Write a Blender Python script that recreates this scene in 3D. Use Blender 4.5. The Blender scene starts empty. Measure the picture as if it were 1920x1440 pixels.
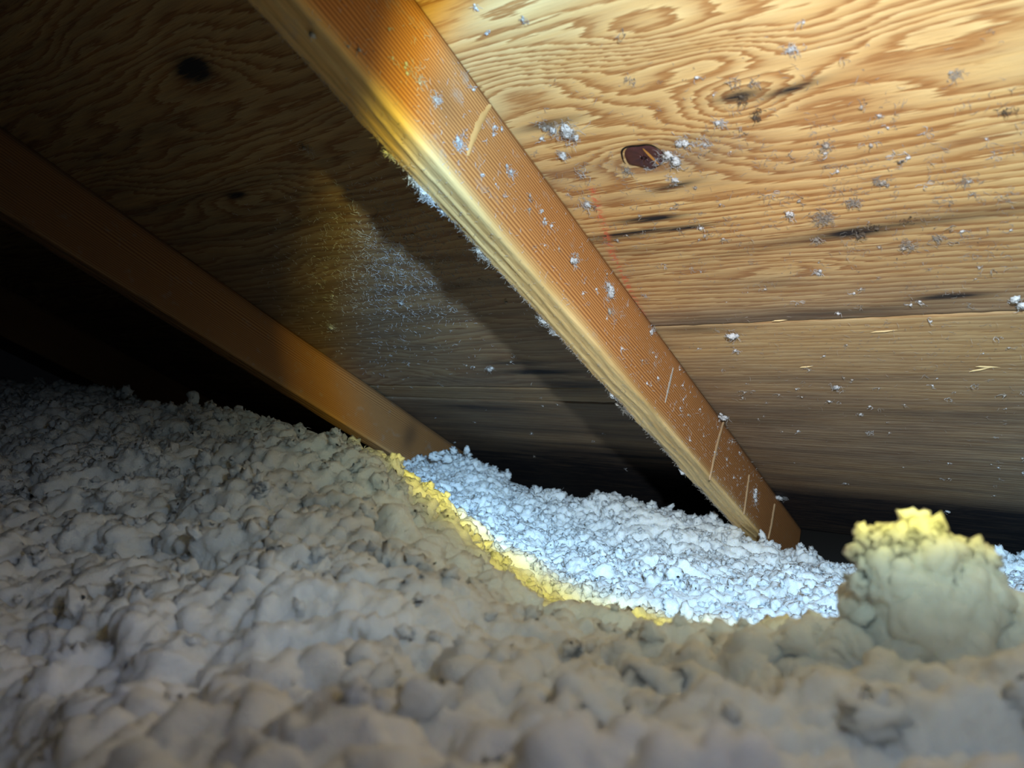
import bpy, math, random
import numpy as np
from mathutils import Matrix, Vector

# ------------------------------------------------------------------ frames
F = 1387.0                       # focal length in pixels of the 1920x1440 frame (26 mm lens)
D = 0.425                        # distance from the camera to the roof sheathing plane
CAM_H = 0.46
d1 = np.array([990, 887, 1387.0]); d1 /= np.linalg.norm(d1)            # down the rafters
d2 = np.array([-(F * F - 17740) / 990.0, -20, F]); d2 /= np.linalg.norm(d2)
nn = np.cross(d1, d2)
TH = math.radians(26.565)        # 6 in 12 roof
uz = math.cos(TH) * nn - math.sin(TH) * d1
ax = -d2
ay = np.cross(uz, ax)
M = np.array([ax, ay, uz])       # camera coords -> attic coords
CAM = np.array([0, 0, CAM_H])

def ray(x, y): return np.array([(x - 960) / F, (y - 720) / F, 1.0])
def world(p): return M @ np.asarray(p) + CAM
def deck_uv(x, y, w=D):          # where the sight line of a pixel meets a plane parallel to the sheathing
    r = ray(x, y); p = r * w / (nn @ r)
    return float(p @ ax), float(p @ d1)
def side_vw(x, y, u):            # ... meets the side face of a rafter at u
    r = ray(x, y); p = r * u / (r @ ax)
    return float(p @ d1), float(p @ nn)

# deck frame: local x = along the eave, y = down the slope, z = outward through the roof, origin at the camera
DECK = Matrix(((*(M @ ax), 0), (*(M @ d1), 0), (*(M @ nn), 0), (0, 0, 0, 1))).transposed()
DECK.translation = Vector(CAM)

# ------------------------------------------------------------------ camera, world, light
scn = bpy.context.scene
cam_d = bpy.data.cameras.new('camera'); cam = bpy.data.objects.new('camera', cam_d)
scn.collection.objects.link(cam); scn.camera = cam
R = Matrix((tuple(M @ np.array([1, 0, 0])), tuple(M @ np.array([0, -1, 0])), tuple(M @ np.array([0, 0, -1.0])))).transposed()
cam.matrix_world = Matrix.Translation(Vector(CAM)) @ R.to_4x4()
cam_d.sensor_width = 36; cam_d.lens = F / 1920 * 36
cam_d.clip_start = 0.01; cam_d.clip_end = 50
cam_d.dof.use_dof = True; cam_d.dof.focus_distance = 0.90; cam_d.dof.aperture_fstop = 8.0

w = bpy.data.worlds.new('world'); scn.world = w; w.use_nodes = True
w.node_tree.nodes['Background'].inputs[0].default_value = (0.75, 0.8, 1.0, 1)
w.node_tree.nodes['Background'].inputs[1].default_value = 0.0015

LPOS = world((0.085, -0.118, 0.056))
LAX = M @ np.array([0.248, -0.047, 0.968]); LAX /= np.linalg.norm(LAX)
HALF = 35.2
ld = bpy.data.lights.new('flashlight', 'POINT'); ld.energy = 16.5; ld.shadow_soft_size = 0.008
lo = bpy.data.objects.new('flashlight', ld); scn.collection.objects.link(lo)
lo.matrix_world = Matrix.Translation(Vector(LPOS)) @ Vector(LAX).to_track_quat('-Z', 'Y').to_matrix().to_4x4()
ld.use_nodes = True
nt = ld.node_tree; em = nt.nodes['Emission']
tc = nt.nodes.new('ShaderNodeTexCoord')
sx = nt.nodes.new('ShaderNodeSeparateXYZ'); nt.links.new(tc.outputs['Normal'], sx.inputs[0])
ng = nt.nodes.new('ShaderNodeMath'); ng.operation = 'MULTIPLY'; ng.inputs[1].default_value = -1; nt.links.new(sx.outputs[2], ng.inputs[0])
ac = nt.nodes.new('ShaderNodeMath'); ac.operation = 'ARCCOSINE'; nt.links.new(ng.outputs[0], ac.inputs[0])
dg = nt.nodes.new('ShaderNodeMath'); dg.operation = 'MULTIPLY'; dg.inputs[1].default_value = 1 / math.radians(100); nt.links.new(ac.outputs[0], dg.inputs[0])
def beam_ramp(stops):
    rp = nt.nodes.new('ShaderNodeValToRGB'); nt.links.new(dg.outputs[0], rp.inputs[0])
    el = rp.color_ramp.elements
    while len(el) > 1: el.remove(el[-1])
    el[0].position = stops[0][0] / 100; el[0].color = (*stops[0][1], 1)
    for a, c in stops[1:]:
        e = el.new(a / 100); e.color = (*c, 1)
    return rp
# the torch's own beam: cool white disc, yellow fringe at the reflector's cut-off
rp = beam_ramp([(0, (1.0, 1.0, 1.0)), (14, (.84, .95, 1.0)), (20, (.82, 1.02, 1.12)), (26, (.80, 1.28, 1.68)), (HALF - 4.8, (.84, 1.42, 1.95)),
                (HALF - 3.2, (1.02, 1.25, 1.0)), (HALF - 1.7, (.92, .84, .17)), (HALF + .3, (.42, .36, .055)), (HALF + 2.0, (0, 0, 0))])
# ... and outside the disc a weak spill, boosted and steered downwards as added fill for the near insulation
rs_ = beam_ramp([(0, (0, 0, 0)), (HALF - .5, (0, 0, 0)), (HALF + .8, (.22, .26, .17)), (HALF + 4, (.19, .25, .21)), (HALF + 9, (.095, .128, .135)), (HALF + 18, (.13, .165, .19)), (HALF + 30, (.10, .115, .145)), (HALF + 50, (.03, .03, .035)), (99, (.004, .003, .002))])
def y_curve(pts, top):                                   # factor against the height of the direction in the lamp's own frame
    a_ = nt.nodes.new('ShaderNodeMath'); a_.operation = 'ADD'; a_.inputs[1].default_value = 1.0; nt.links.new(sx.outputs[1], a_.inputs[0])
    h_ = nt.nodes.new('ShaderNodeMath'); h_.operation = 'MULTIPLY'; h_.inputs[1].default_value = .5; nt.links.new(a_.outputs[0], h_.inputs[0])
    c_ = nt.nodes.new('ShaderNodeFloatCurve'); nt.links.new(h_.outputs[0], c_.inputs['Value'])
    cu = c_.mapping.curves[0]; cu.points[0].location = (0, pts[0][1] / top); cu.points[1].location = (1, pts[-1][1] / top)
    for y_, g_ in pts: cu.points.new((y_ + 1) / 2, g_ / top)
    c_.mapping.update()
    m_ = nt.nodes.new('ShaderNodeMath'); m_.operation = 'MULTIPLY'; m_.inputs[1].default_value = top; nt.links.new(c_.outputs[0], m_.inputs[0])
    return m_
mr = y_curve([(-.9, .22), (-.70, .30), (-.60, .70), (-.45, .85), (-.20, .60), (-.08, .22), (.04, .08), (.3, .05)], 1.0)
ml = nt.nodes.new('ShaderNodeVectorMath'); ml.operation = 'SCALE'; nt.links.new(rs_.outputs[0], ml.inputs[0]); nt.links.new(mr.outputs[0], ml.inputs['Scale'])
ad = nt.nodes.new('ShaderNodeVectorMath'); ad.operation = 'ADD'; nt.links.new(rp.outputs[0], ad.inputs[0]); nt.links.new(ml.outputs[0], ad.inputs[1])
# added gain: brightens the disc low down to lift the far insulation
g5 = y_curve([(-.60, 1.15), (-.50, 1.35), (-.42, 2.1), (-.34, 2.8), (-.25, 2.35), (-.13, 1.8), (.02, 1.1), (.12, 1.0), (.3, 1.0)], 3.0)
hs = nt.nodes.new('ShaderNodeVectorMath'); hs.operation = 'SCALE'; nt.links.new(rp.outputs[0], hs.inputs[0]); nt.links.new(g5.outputs[0], hs.inputs['Scale'])
nt.links.new(hs.outputs[0], ad.inputs[0])
nt.links.new(ad.outputs[0], em.inputs[0]); em.inputs[1].default_value = 1.0

vs = scn.view_settings
scn.display_settings.display_device = 'sRGB'
vs.view_transform = 'Standard'; vs.look = 'None'; vs.gamma = 1; vs.use_curve_mapping = False
vs.exposure = 0.0
try: scn.cycles.max_bounces = 8
except Exception: pass

# ------------------------------------------------------------------ noise
rngP = np.random.RandomState(7)
PERM = rngP.permutation(256).astype(np.int32); PERM = np.concatenate([PERM, PERM])
GR = rngP.normal(size=(256, 3)).astype(np.float32); GR /= np.linalg.norm(GR, axis=1)[:, None]
def perlin(P):
    P = np.asarray(P, np.float32)
    i = np.floor(P).astype(np.int32); f = P - i; i &= 255
    t = f * f * f * (f * (f * 6 - 15) + 10)
    out = None
    def corner(a, b, c):
        h = PERM[PERM[PERM[(i[:, 0] + a) & 255] + ((i[:, 1] + b) & 255)] + ((i[:, 2] + c) & 255)]
        g = GR[h]
        return g[:, 0] * (f[:, 0] - a) + g[:, 1] * (f[:, 1] - b) + g[:, 2] * (f[:, 2] - c)
    x0 = corner(0, 0, 0); x1 = corner(1, 0, 0); y0 = x0 + t[:, 0] * (x1 - x0)
    x0 = corner(0, 1, 0); x1 = corner(1, 1, 0); y1 = x0 + t[:, 0] * (x1 - x0)
    z0 = y0 + t[:, 1] * (y1 - y0)
    x0 = corner(0, 0, 1); x1 = corner(1, 0, 1); y0 = x0 + t[:, 0] * (x1 - x0)
    x0 = corner(0, 1, 1); x1 = corner(1, 1, 1); y1 = x0 + t[:, 0] * (x1 - x0)
    z1 = y0 + t[:, 1] * (y1 - y0)
    return (z0 + t[:, 2] * (z1 - z0)) * 1.5
def fbm(P, o=3):
    s = 0; a = 1
    for k in range(o): s = s + a * perlin(P * 2 ** k + 17.3 * k); a *= .5
    return s
def P3(x, y, z=0.0): return np.stack([x, y, np.zeros_like(x) + z], -1).reshape(-1, 3)

# ------------------------------------------------------------------ mesh helpers
def link(o, parent=None):
    scn.collection.objects.link(o)
    if parent is not None: o.parent = parent
    return o
def mesh_np(name, V, Fq, mat=None, smooth=True):
    me = bpy.data.meshes.new(name)
    V = np.asarray(V, np.float32); Fq = np.asarray(Fq, np.int32)
    k = Fq.shape[1]
    me.vertices.add(len(V)); me.vertices.foreach_set('co', V.ravel())
    me.loops.add(Fq.size); me.loops.foreach_set('vertex_index', Fq.ravel())
    me.polygons.add(len(Fq)); me.polygons.foreach_set('loop_start', np.arange(0, Fq.size, k, dtype=np.int32))
    me.polygons.foreach_set('loop_total', np.full(len(Fq), k, np.int32))
    if smooth: me.polygons.foreach_set('use_smooth', np.ones(len(Fq), bool))
    me.update(calc_edges=True)
    if mat: me.materials.append(mat)
    return me
def attr(me, name, val):
    a = me.attributes.new(name, 'FLOAT', 'POINT'); a.data.foreach_set('value', np.asarray(val, np.float32).ravel())
def empty(name, mat=None, parent=None):
    o = bpy.data.objects.new(name, None); o.empty_display_size = .05; link(o, parent)
    if mat is not None: o.matrix_world = mat
    return o
def tag(o, label=None, cat=None, group=None, kind=None):
    if label: o['label'] = label
    if cat: o['category'] = cat
    if group: o['group'] = group
    if kind: o['kind'] = kind
    return o

# ------------------------------------------------------------------ materials
def newmat(name):
    m = bpy.data.materials.new(name); m.use_nodes = True
    return m, m.node_tree, m.node_tree.nodes['Principled BSDF']
class NB:
    def __init__(s, nt): s.nt = nt
    def n(s, t, **kw):
        x = s.nt.nodes.new(t)
        for k, v in kw.items(): setattr(x, k, v)
        return x
    def l(s, a, b): s.nt.links.new(a, b)
    def put(s, sock, v):
        if isinstance(v, bpy.types.NodeSocket): s.l(v, sock)
        else: sock.default_value = v
    def math(s, op, a, b=0.0, c=None, clamp=False):
        x = s.n('ShaderNodeMath', operation=op, use_clamp=clamp); s.put(x.inputs[0], a); s.put(x.inputs[1], b)
        if c is not None: s.put(x.inputs[2], c)
        return x.outputs[0]
    def mix(s, f, a, b, mode='MIX'):
        x = s.n('ShaderNodeMix', data_type='RGBA', blend_type=mode); s.put(x.inputs[0], f)
        s.put(x.inputs[6], a if isinstance(a, bpy.types.NodeSocket) else (*a, 1)); s.put(x.inputs[7], b if isinstance(b, bpy.types.NodeSocket) else (*b, 1))
        return x.outputs[2]
    def attr(s, name): return s.n('ShaderNodeAttribute', attribute_name=name).outputs['Fac']
    def noise(s, vec, scale, detail=3, rough=.5):
        x = s.n('ShaderNodeTexNoise'); s.l(vec, x.inputs['Vector']); x.inputs['Scale'].default_value = scale
        x.inputs['Detail'].default_value = detail; x.inputs['Roughness'].default_value = rough
        return x.outputs[0]
    def mapv(s, vec, sc, loc=(0, 0, 0)):
        x = s.n('ShaderNodeMapping'); s.l(vec, x.inputs[0]); x.inputs['Scale'].default_value = sc; x.inputs['Location'].default_value = loc
        return x.outputs[0]
    def ramp(s, f, stops, interp='LINEAR'):
        x = s.n('ShaderNodeValToRGB'); s.l(f, x.inputs[0]); el = x.color_ramp.elements; x.color_ramp.interpolation = interp
        while len(el) > 1: el.remove(el[-1])
        el[0].position = stops[0][0]; c = stops[0][1]; el[0].color = (*c, 1) if not isinstance(c, (int, float)) else (c, c, c, 1)
        for p, c in stops[1:]:
            e = el.new(p); e.color = (*c, 1) if not isinstance(c, (int, float)) else (c, c, c, 1)
        return x.outputs[0]

def sheathing_material():
    m, nt, b = newmat('weathered_fir_plywood'); g = NB(nt)
    co = g.n('ShaderNodeTexCoord').outputs['Object']
    ph = g.attr('phase'); wt = g.attr('weather'); st = g.attr('stain'); gr = g.attr('grain')
    # jagged, fibrous edges of the growth bands
    n1 = g.noise(g.mapv(co, (18, 330, 1)), 1.0, 3, .65)
    n2 = g.noise(g.mapv(co, (60, 900, 1)), 1.0, 2, .6)
    n3 = g.noise(g.mapv(co, (9, 60, 1)), 1.0, 3, .5)
    p = g.math('ADD', ph, g.math('MULTIPLY', g.math('SUBTRACT', n1, .5), 1.5))
    p = g.math('ADD', p, g.math('MULTIPLY', g.math('SUBTRACT', n3, .5), .9))
    fr = g.math('FRACT', p)
    band = g.ramp(fr, [(0, .0), (.10, .10), (.50, .45), (.72, .95), (.90, 1.0), (.955, .5), (1, 0)])
    early = g.mix(g.ramp(n1, [(.3, 0), (.7, 1)]), (.74, .45, .18), (.93, .67, .33))
    late = g.mix(g.ramp(n2, [(.3, 0), (.75, 1)]), (.34, .14, .045), (.56, .28, .10))
    col = g.mix(g.math('MULTIPLY', band, gr), early, late)
    # fine grey-brown weathering
    grey = g.mix(g.ramp(n1, [(.32, 0), (.68, 1)]), (.19, .125, .082), (.42, .31, .21))
    grey = g.mix(g.math('MULTIPLY', band, .45), grey, (.17, .085, .045))
    wn = g.math('ADD', wt, g.math('MULTIPLY', g.math('SUBTRACT', n3, .5), .5), clamp=True)
    col = g.mix(wn, col, grey)
    # black mould and water streaks along the grain, plus shade painted in at eave and upper left
    sn = g.math('MULTIPLY', st, g.math('ADD', .35, g.math('MULTIPLY', n1, 1.3)), clamp=True)
    col = g.mix(sn, col, (.017, .015, .019))
    # snapped red chalk line
    ck = g.attr('chalk')
    ckn = g.ramp(g.noise(g.mapv(co, (260, 330, 1)), 1.0, 2), [(.46, 0), (.56, 1)])
    col = g.mix(g.math('MULTIPLY', g.math('MULTIPLY', ck, ckn), .75), col, (.75, .13, .07))
    g.l(col, b.inputs['Base Color'])
    b.inputs['Roughness'].default_value = .72; b.inputs['Specular IOR Level'].default_value = .25
    hgt = g.math('ADD', g.math('MULTIPLY', n1, .9), g.math('MULTIPLY', n2, .5))
    hgt = g.math('ADD', hgt, g.math('MULTIPLY', band, -.35))
    bp = g.n('ShaderNodeBump'); bp.inputs['Strength'].default_value = .55; bp.inputs['Distance'].default_value = .0011
    g.l(hgt, bp.inputs['Height']); g.l(bp.outputs[0], b.inputs['Normal'])
    return m

def rafter_material():
    m, nt, b = newmat('rough_sawn_fir'); g = NB(nt)
    co = g.n('ShaderNodeTexCoord').outputs['Object']
    pale = g.attr('pale'); st = g.attr('stain')
    long_ = g.noise(g.mapv(co, (30, 2.2, 30)), 1.0, 3)
    # growth lines run along the timber (local y)
    wob = g.noise(g.mapv(co, (14, 1.2, 14)), 1.0, 2)
    sp = g.n('ShaderNodeSeparateXYZ'); g.l(co, sp.inputs[0])
    s = g.math('ADD', g.math('MULTIPLY', sp.outputs[2], 330), g.math('MULTIPLY', sp.outputs[0], 120))
    s = g.math('ADD', s, g.math('MULTIPLY', wob, 11.0))
    fr = g.math('FRACT', s)
    line = g.ramp(fr, [(0, 0), (.25, .15), (.6, .9), (.8, 1), (1, 0)])
    saw = g.noise(g.mapv(co, (500, 45, 500)), 1.0, 2, .6)
    light = g.mix(long_, (.54, .235, .072), (.68, .325, .108))
    dark = g.mix(saw, (.21, .068, .020), (.35, .125, .038))
    side = g.mix(line, light, dark)
    bot = g.mix(g.ramp(g.noise(g.mapv(co, (110, 5, 8)), 1.0, 3), [(.30, 0), (.55, 1)]), (.58, .37, .14), (.86, .62, .29))
    bot = g.mix(g.ramp(saw, [(.35, .2), (.6, 0)]), bot, (.33, .20, .08))
    col = g.mix(pale, side, bot)
    dust = g.ramp(g.noise(g.mapv(co, (60, 40, 60)), 1.0, 5, .7), [(.58, 0), (.72, .42)])
    col = g.mix(dust, col, (.42, .38, .33))
    col = g.mix(st, col, (.10, .05, .025))  # stains, plus shade painted onto the two left rafters
    g.l(col, b.inputs['Base Color'])
    b.inputs['Roughness'].default_value = .62; b.inputs['Specular IOR Level'].default_value = .3
    hgt = g.math('ADD', g.math('MULTIPLY', saw, .8), g.math('MULTIPLY', g.math('MULTIPLY', line, g.math('SUBTRACT', 1.0, pale)), .5))
    bp = g.n('ShaderNodeBump'); bp.inputs['Strength'].default_value = .5; bp.inputs['Distance'].default_value = .0009
    g.l(hgt, bp.inputs['Height']); g.l(bp.outputs[0], b.inputs['Normal'])
    return m

def insulation_material():
    m, nt, b = newmat('blown_glass_wool'); g = NB(nt)
    co = g.n('ShaderNodeTexCoord').outputs['Object']
    n = g.noise(co, 22, 4, .6); n2 = g.noise(co, 7, 3, .5)
    col = g.mix(g.ramp(n, [(.35, 0), (.65, 1)]), (.90, .90, .90), (.97, .97, .97))
    col = g.mix(g.ramp(n2, [(.42, 0), (.75, .22)]), col, (.86, .78, .70))
    g.l(col, b.inputs['Base Color'])
    b.inputs['Roughness'].default_value = .9; b.inputs['Specular IOR Level'].default_value = .12
    b.inputs['Subsurface Weight'].default_value = .9
    b.inputs['Subsurface Radius'].default_value = (1, .9, .75); b.inputs['Subsurface Scale'].default_value = .014
    # matted, curled fibres
    wv = g.n('ShaderNodeTexNoise'); g.l(co, wv.inputs['Vector']); wv.inputs['Scale'].default_value = 160; wv.inputs['Detail'].default_value = 3
    wv.inputs['Distortion'].default_value = 2.2
    f = g.math('ABSOLUTE', g.math('SUBTRACT', wv.outputs[0], .5))
    f2 = g.math('ABSOLUTE', g.math('SUBTRACT', g.noise(co, 480, 3, .6), .5))
    h = g.math('ADD', g.math('MULTIPLY', f, 2.0), g.math('MULTIPLY', f2, .7))
    bp = g.n('ShaderNodeBump'); bp.inputs['Strength'].default_value = .75; bp.inputs['Distance'].default_value = .0028
    g.l(h, bp.inputs['Height']); g.l(bp.outputs[0], b.inputs['Normal'])
    return m

def plain(name, c, rough=.8, var=.25, scale=400, c2=None):
    m, nt, b = newmat(name); g = NB(nt)
    co = g.n('ShaderNodeTexCoord').outputs['Object']
    c2 = c2 or tuple(x * (1 - var) for x in c)
    g.l(g.mix(g.noise(co, scale, 2), c, c2), b.inputs['Base Color'])
    b.inputs['Roughness'].default_value = rough; b.inputs['Specular IOR Level'].default_value = .25
    return m

M_SHEATH = sheathing_material(); M_RAFT = rafter_material(); M_WOOL = insulation_material()
M_LINT = plain('pale_glass_fibre', (.66, .66, .69), .6)
M_LINT_G = plain('grey_dusty_fibre', (.50, .45, .41), .8, .4)
M_LINT_D = plain('dark_dusty_fibre', (.17, .13, .10), .8, .4)
M_KNOT = plain('dark_knot_wood', (.10, .035, .030), .35, .5, 160, (.045, .022, .028))
M_RESIN = plain('amber_resin', (.62, .27, .06), .3)
M_SPLINT = plain('fresh_split_wood', (.82, .62, .33), .6)
M_DARK = plain('dark_debris', (.03, .02, .015), .8)
M_PLASTER = plain('gypsum_board', (.6, .58, .54), .9, .1, 30)
M_RIM = plain('dark_crack', (.012, .008, .006), .9)

# ------------------------------------------------------------------ roof deck (setting)
ceiling = tag(empty('ceiling', DECK), 'sloping plywood roof sheathing above the rafters', kind='structure')
US = -.916 * D
def ell(U, V, x, y, rx, ry, tilt=0.0, power=1.0):
    """soft elongated stain centred where pixel x, y falls; radii in metres along and across the grain"""
    u, v = deck_uv(x, y)
    a = (U - u); b = (V - v) - tilt * a
    d = (a / rx) ** 2 + (b / ry) ** 2
    return np.exp(-d * power)
def band_attrs(U, V, which):
    q = P3(U.ravel(), V.ravel(), {'a': 0, 'b': 3, 'c': 6, 'd': 9, 'e': 12}[which])
    s = U.shape
    big = fbm(q * np.array([3.0, 9.0, 1]), 3).reshape(s)
    mid = fbm(q * np.array([7.0, 30.0, 1]) + 5, 2).reshape(s)
    streak = fbm(q * np.array([2.2, 45.0, 1]) + 9, 3).reshape(s)
    weather = np.zeros(s); stain = np.zeros(s); grain = np.ones(s); chalk = np.zeros(s)
    if which == 'a':
        wild = np.clip((0.50 - V) / .16, 0, 1)                      # broad wild figure high up, tight lines lower down
        ph = V * 125 + wild * (big * 4.2) + (1 - wild) * big * .7 + mid * (.35 + .5 * wild) - U * 6
        ph = ph + np.clip(.48 - V, 0, 1) * 62
        for (x, y, rx, ry, k) in ((1208, 292, .05, .022, 4.0), (1330, 330, .05, .022, 1.2), (1385, 185, .035, .020, -3.2), (1120, 130, .07, .022, 3.5), (1340, 110, .04, .016, 2.6),
                                  (1560, 190, .05, .012, 1.3), (1210, 70, .06, .02, -3.0), (950, 180, .05, .025, 2.4), (1500, 60, .06, .02, -2.2), (1780, 60, .08, .02, 2.0), (1300, 500, .09, .02, 1.3), (1480, 500, .05, .012, 2.2)):
            ph = ph + k * ell(U, V, x, y, rx, ry)
        weather = np.clip((V - .50) / .17, 0, 1) * .72 + np.clip((V - .60) / .08, 0, 1) * .12
        weather += .40 * ell(U, V, 1050, 330, .10, .016) + .55 * ell(U, V, 1290, 300, .05, .014) + .22 * np.clip(streak, 0, 1) * np.clip((V - .36) / .1, 0, 1)
        weather -= .35 * ell(U, V, 1180, 560, .10, .03)
        for (x, y, rx, ry, t, k) in ((1215, 411, .034, .0045, .02, 1.25), (1290, 427, .026, .003, -.02, 1.0), (1180, 437, .040, .0035, 0, 1.0), (1385, 180, .016, .0045, 0, 1.1), (1485, 167, .020, .0032, -.12, 1.15),
                                     (1265, 348, .022, .004, -.1, .9), (1030, 232, .03, .004, 0, .8), (1780, 556, .03, .0045, -.03, 1.3), (1500, 590, .10, .010, 0, .35), (1640, 580, .08, .008, -.05, .35), (1300, 600, .05, .012, 0, .25),
                                     (1520, 452, .11, .007, -.10, .38), (1760, 412, .14, .008, -.04, .42), (1600, 437, .02, .005, 0, .7), (1290, 262, .04, .006, 0, .35), (1200, 470, .05, .01, 0, .35), (1150, 448, .05, .006, 0, .5), (1450, 530, .03, .008, 0, .3)):
            stain += k * ell(U, V, x, y, rx, ry, t)
        pa = [deck_uv(1110, 355), deck_uv(1145, 470), deck_uv(1215, 610)]
        for (p, r) in zip(pa[:-1], pa[1:]):
            p = np.array(p); r = np.array(r); dd = r - p; L = dd @ dd
            t = np.clip(((U - p[0]) * dd[0] + (V - p[1]) * dd[1]) / L, 0, 1)
            dist = np.hypot(U - p[0] - t * dd[0], V - p[1] - t * dd[1])
            chalk = np.maximum(chalk, np.exp(-(dist / .0032) ** 2))
    elif which == 'b':
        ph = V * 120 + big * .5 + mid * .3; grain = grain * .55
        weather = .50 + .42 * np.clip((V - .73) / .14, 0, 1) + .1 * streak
        stain = .05 + .22 * np.clip(streak, 0, 1) + .30 * np.clip((V - .93) / .27, 0, 1) + .6 * np.clip((V - 1.17) / .06, 0, 1)  # the ramps down the slope paint the eave's shade into the colour
        for (x, y, rx, ry, k) in ((1700, 780, .30, .02, .30), (1400, 790, .12, .012, .4), (1640, 945, .05, .006, 1.0), (1700, 850, .2, .015, -.1), (1300, 620, .05, .008, .5), (1500, 960, .30, .03, .55), (1850, 975, .3, .03, .5)):  # last two patches deepen the painted eave shade
            stain += k * ell(U, V, x, y, rx, ry)
    elif which == 'c':
        ph = V * 70 + big * 3.0 + mid * .5
        for (x, y, rx, ry, k) in ((450, 370, .10, .03, 3), (360, 130, .08, .03, 3), (600, 330, .1, .03, -2)): ph = ph + k * ell(U, V, x, y, rx, ry)
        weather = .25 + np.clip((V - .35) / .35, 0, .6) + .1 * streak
        stain = .22 + .20 * np.clip((.50 - V) / .1, 0, 1) + .25 * np.clip(streak, 0, 1)  # darker high up: the unlit part's shade is painted in
        for (x, y, rx, ry, k) in ((362, 130, .02, .012, 1.2), (442, 366, .014, .005, 1.2), (1000, 697, .08, .008, .8), (960, 680, .06, .01, .5), (1090, 725, .08, .02, .5)):
            stain += k * ell(U, V, x, y, rx, ry)
    elif which == 'd':
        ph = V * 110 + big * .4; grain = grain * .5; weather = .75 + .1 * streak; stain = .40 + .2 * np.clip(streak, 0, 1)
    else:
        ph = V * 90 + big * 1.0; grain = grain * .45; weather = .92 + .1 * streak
        stain = .50 + .3 * np.clip(streak + .2, 0, 1) + .5 * np.clip((V - 1.05) / .15, 0, 1)  # the ramp down the slope is painted shade below the insulation line
        stain += .4 * ell(U, V, 900, 765, .1, .01) - .2 * ell(U, V, 1000, 820, .2, .02)
    return ph, np.clip(weather, 0, 1), np.clip(stain, 0, 1), grain, np.clip(chalk, 0, 1)

def panel(u0, u1, v0, v1, which, step, seed, thick=.012, jag0=.0008, jag1=.0008, wv=0.0):
    """one sheet of sheathing: finely gridded underside with slightly ragged long edges, plus its edges and back"""
    nu = max(2, int((u1 - u0) / step)); nv = max(2, int((v1 - v0) / step))
    uu = np.linspace(u0, u1, nu); vv = np.linspace(0, 1, nv)
    e0 = v0 + jag0 * fbm(P3(uu * 45, uu * 0 + seed), 3) * 2 ; e1 = v1 + jag1 * fbm(P3(uu * 45, uu * 0 + seed + 40), 3) * 2
    U = np.repeat(uu[:, None], nv, 1); V = e0[:, None] + (e1 - e0)[:, None] * vv[None, :]
    edge = np.minimum(np.minimum(V - e0[:, None], e1[:, None] - V), .004) / .004
    W = D + wv + (1 - edge) ** 2 * .0011 + .0010 * fbm(P3(U.ravel() * 5, V.ravel() * 5, seed), 2).reshape(U.shape)
    ph, we, st, gr, ck = band_attrs(U, V, which)
    V1 = np.stack([U, V, W], -1).reshape(-1, 3)
    V2 = V1.copy(); V2[:, 2] = D + wv + thick
    idx = np.arange(nu * nv).reshape(nu, nv)
    Fq = np.stack([idx[:-1, :-1], idx[:-1, 1:], idx[1:, 1:], idx[1:, :-1]], -1).reshape(-1, 4)
    o = nu * nv
    b = np.concatenate([idx[:, 0], idx[-1, 1:], idx[::-1, -1][1:], idx[0, ::-1][1:-1]])
    bn = np.roll(b, -1)
    Fs = np.stack([b, bn, bn + o, b + o], -1)
    Fb = np.array([[idx[0, 0] + o, idx[-1, 0] + o, idx[-1, -1] + o, idx[0, -1] + o]])
    me = mesh_np('panel', np.concatenate([V1, V2]), np.concatenate([Fq, Fs, Fb]), M_SHEATH, True)
    for nme, a in (('phase', ph), ('weather', we), ('stain', st), ('grain', gr), ('chalk', ck)):
        attr(me, nme, np.concatenate([a.ravel(), a.ravel()]))
    return link(bpy.data.objects.new('panel', me), ceiling)

GAP = .0014
pa = panel(US + .001, .56, -.55, 1.596 * D, 'a', .0028, 1)
tag(pa, 'honey coloured plywood sheet with wild grain and a dark knot')
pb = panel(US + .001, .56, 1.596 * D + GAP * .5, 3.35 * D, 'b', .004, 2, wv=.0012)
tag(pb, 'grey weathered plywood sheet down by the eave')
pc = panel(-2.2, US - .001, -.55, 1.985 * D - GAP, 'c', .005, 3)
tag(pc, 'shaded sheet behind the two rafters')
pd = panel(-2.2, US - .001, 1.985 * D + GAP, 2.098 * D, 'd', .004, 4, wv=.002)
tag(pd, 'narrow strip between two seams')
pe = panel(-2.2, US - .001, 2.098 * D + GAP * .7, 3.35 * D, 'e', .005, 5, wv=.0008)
tag(pe, 'dark board at the eave, its foot darkened by painted shade')

def in_deck(name, V, Fq, mat, parent=None, smooth=True):
    o = bpy.data.objects.new(name, mesh_np(name, V, Fq, mat, smooth)); link(o, parent)
    return o

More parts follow.
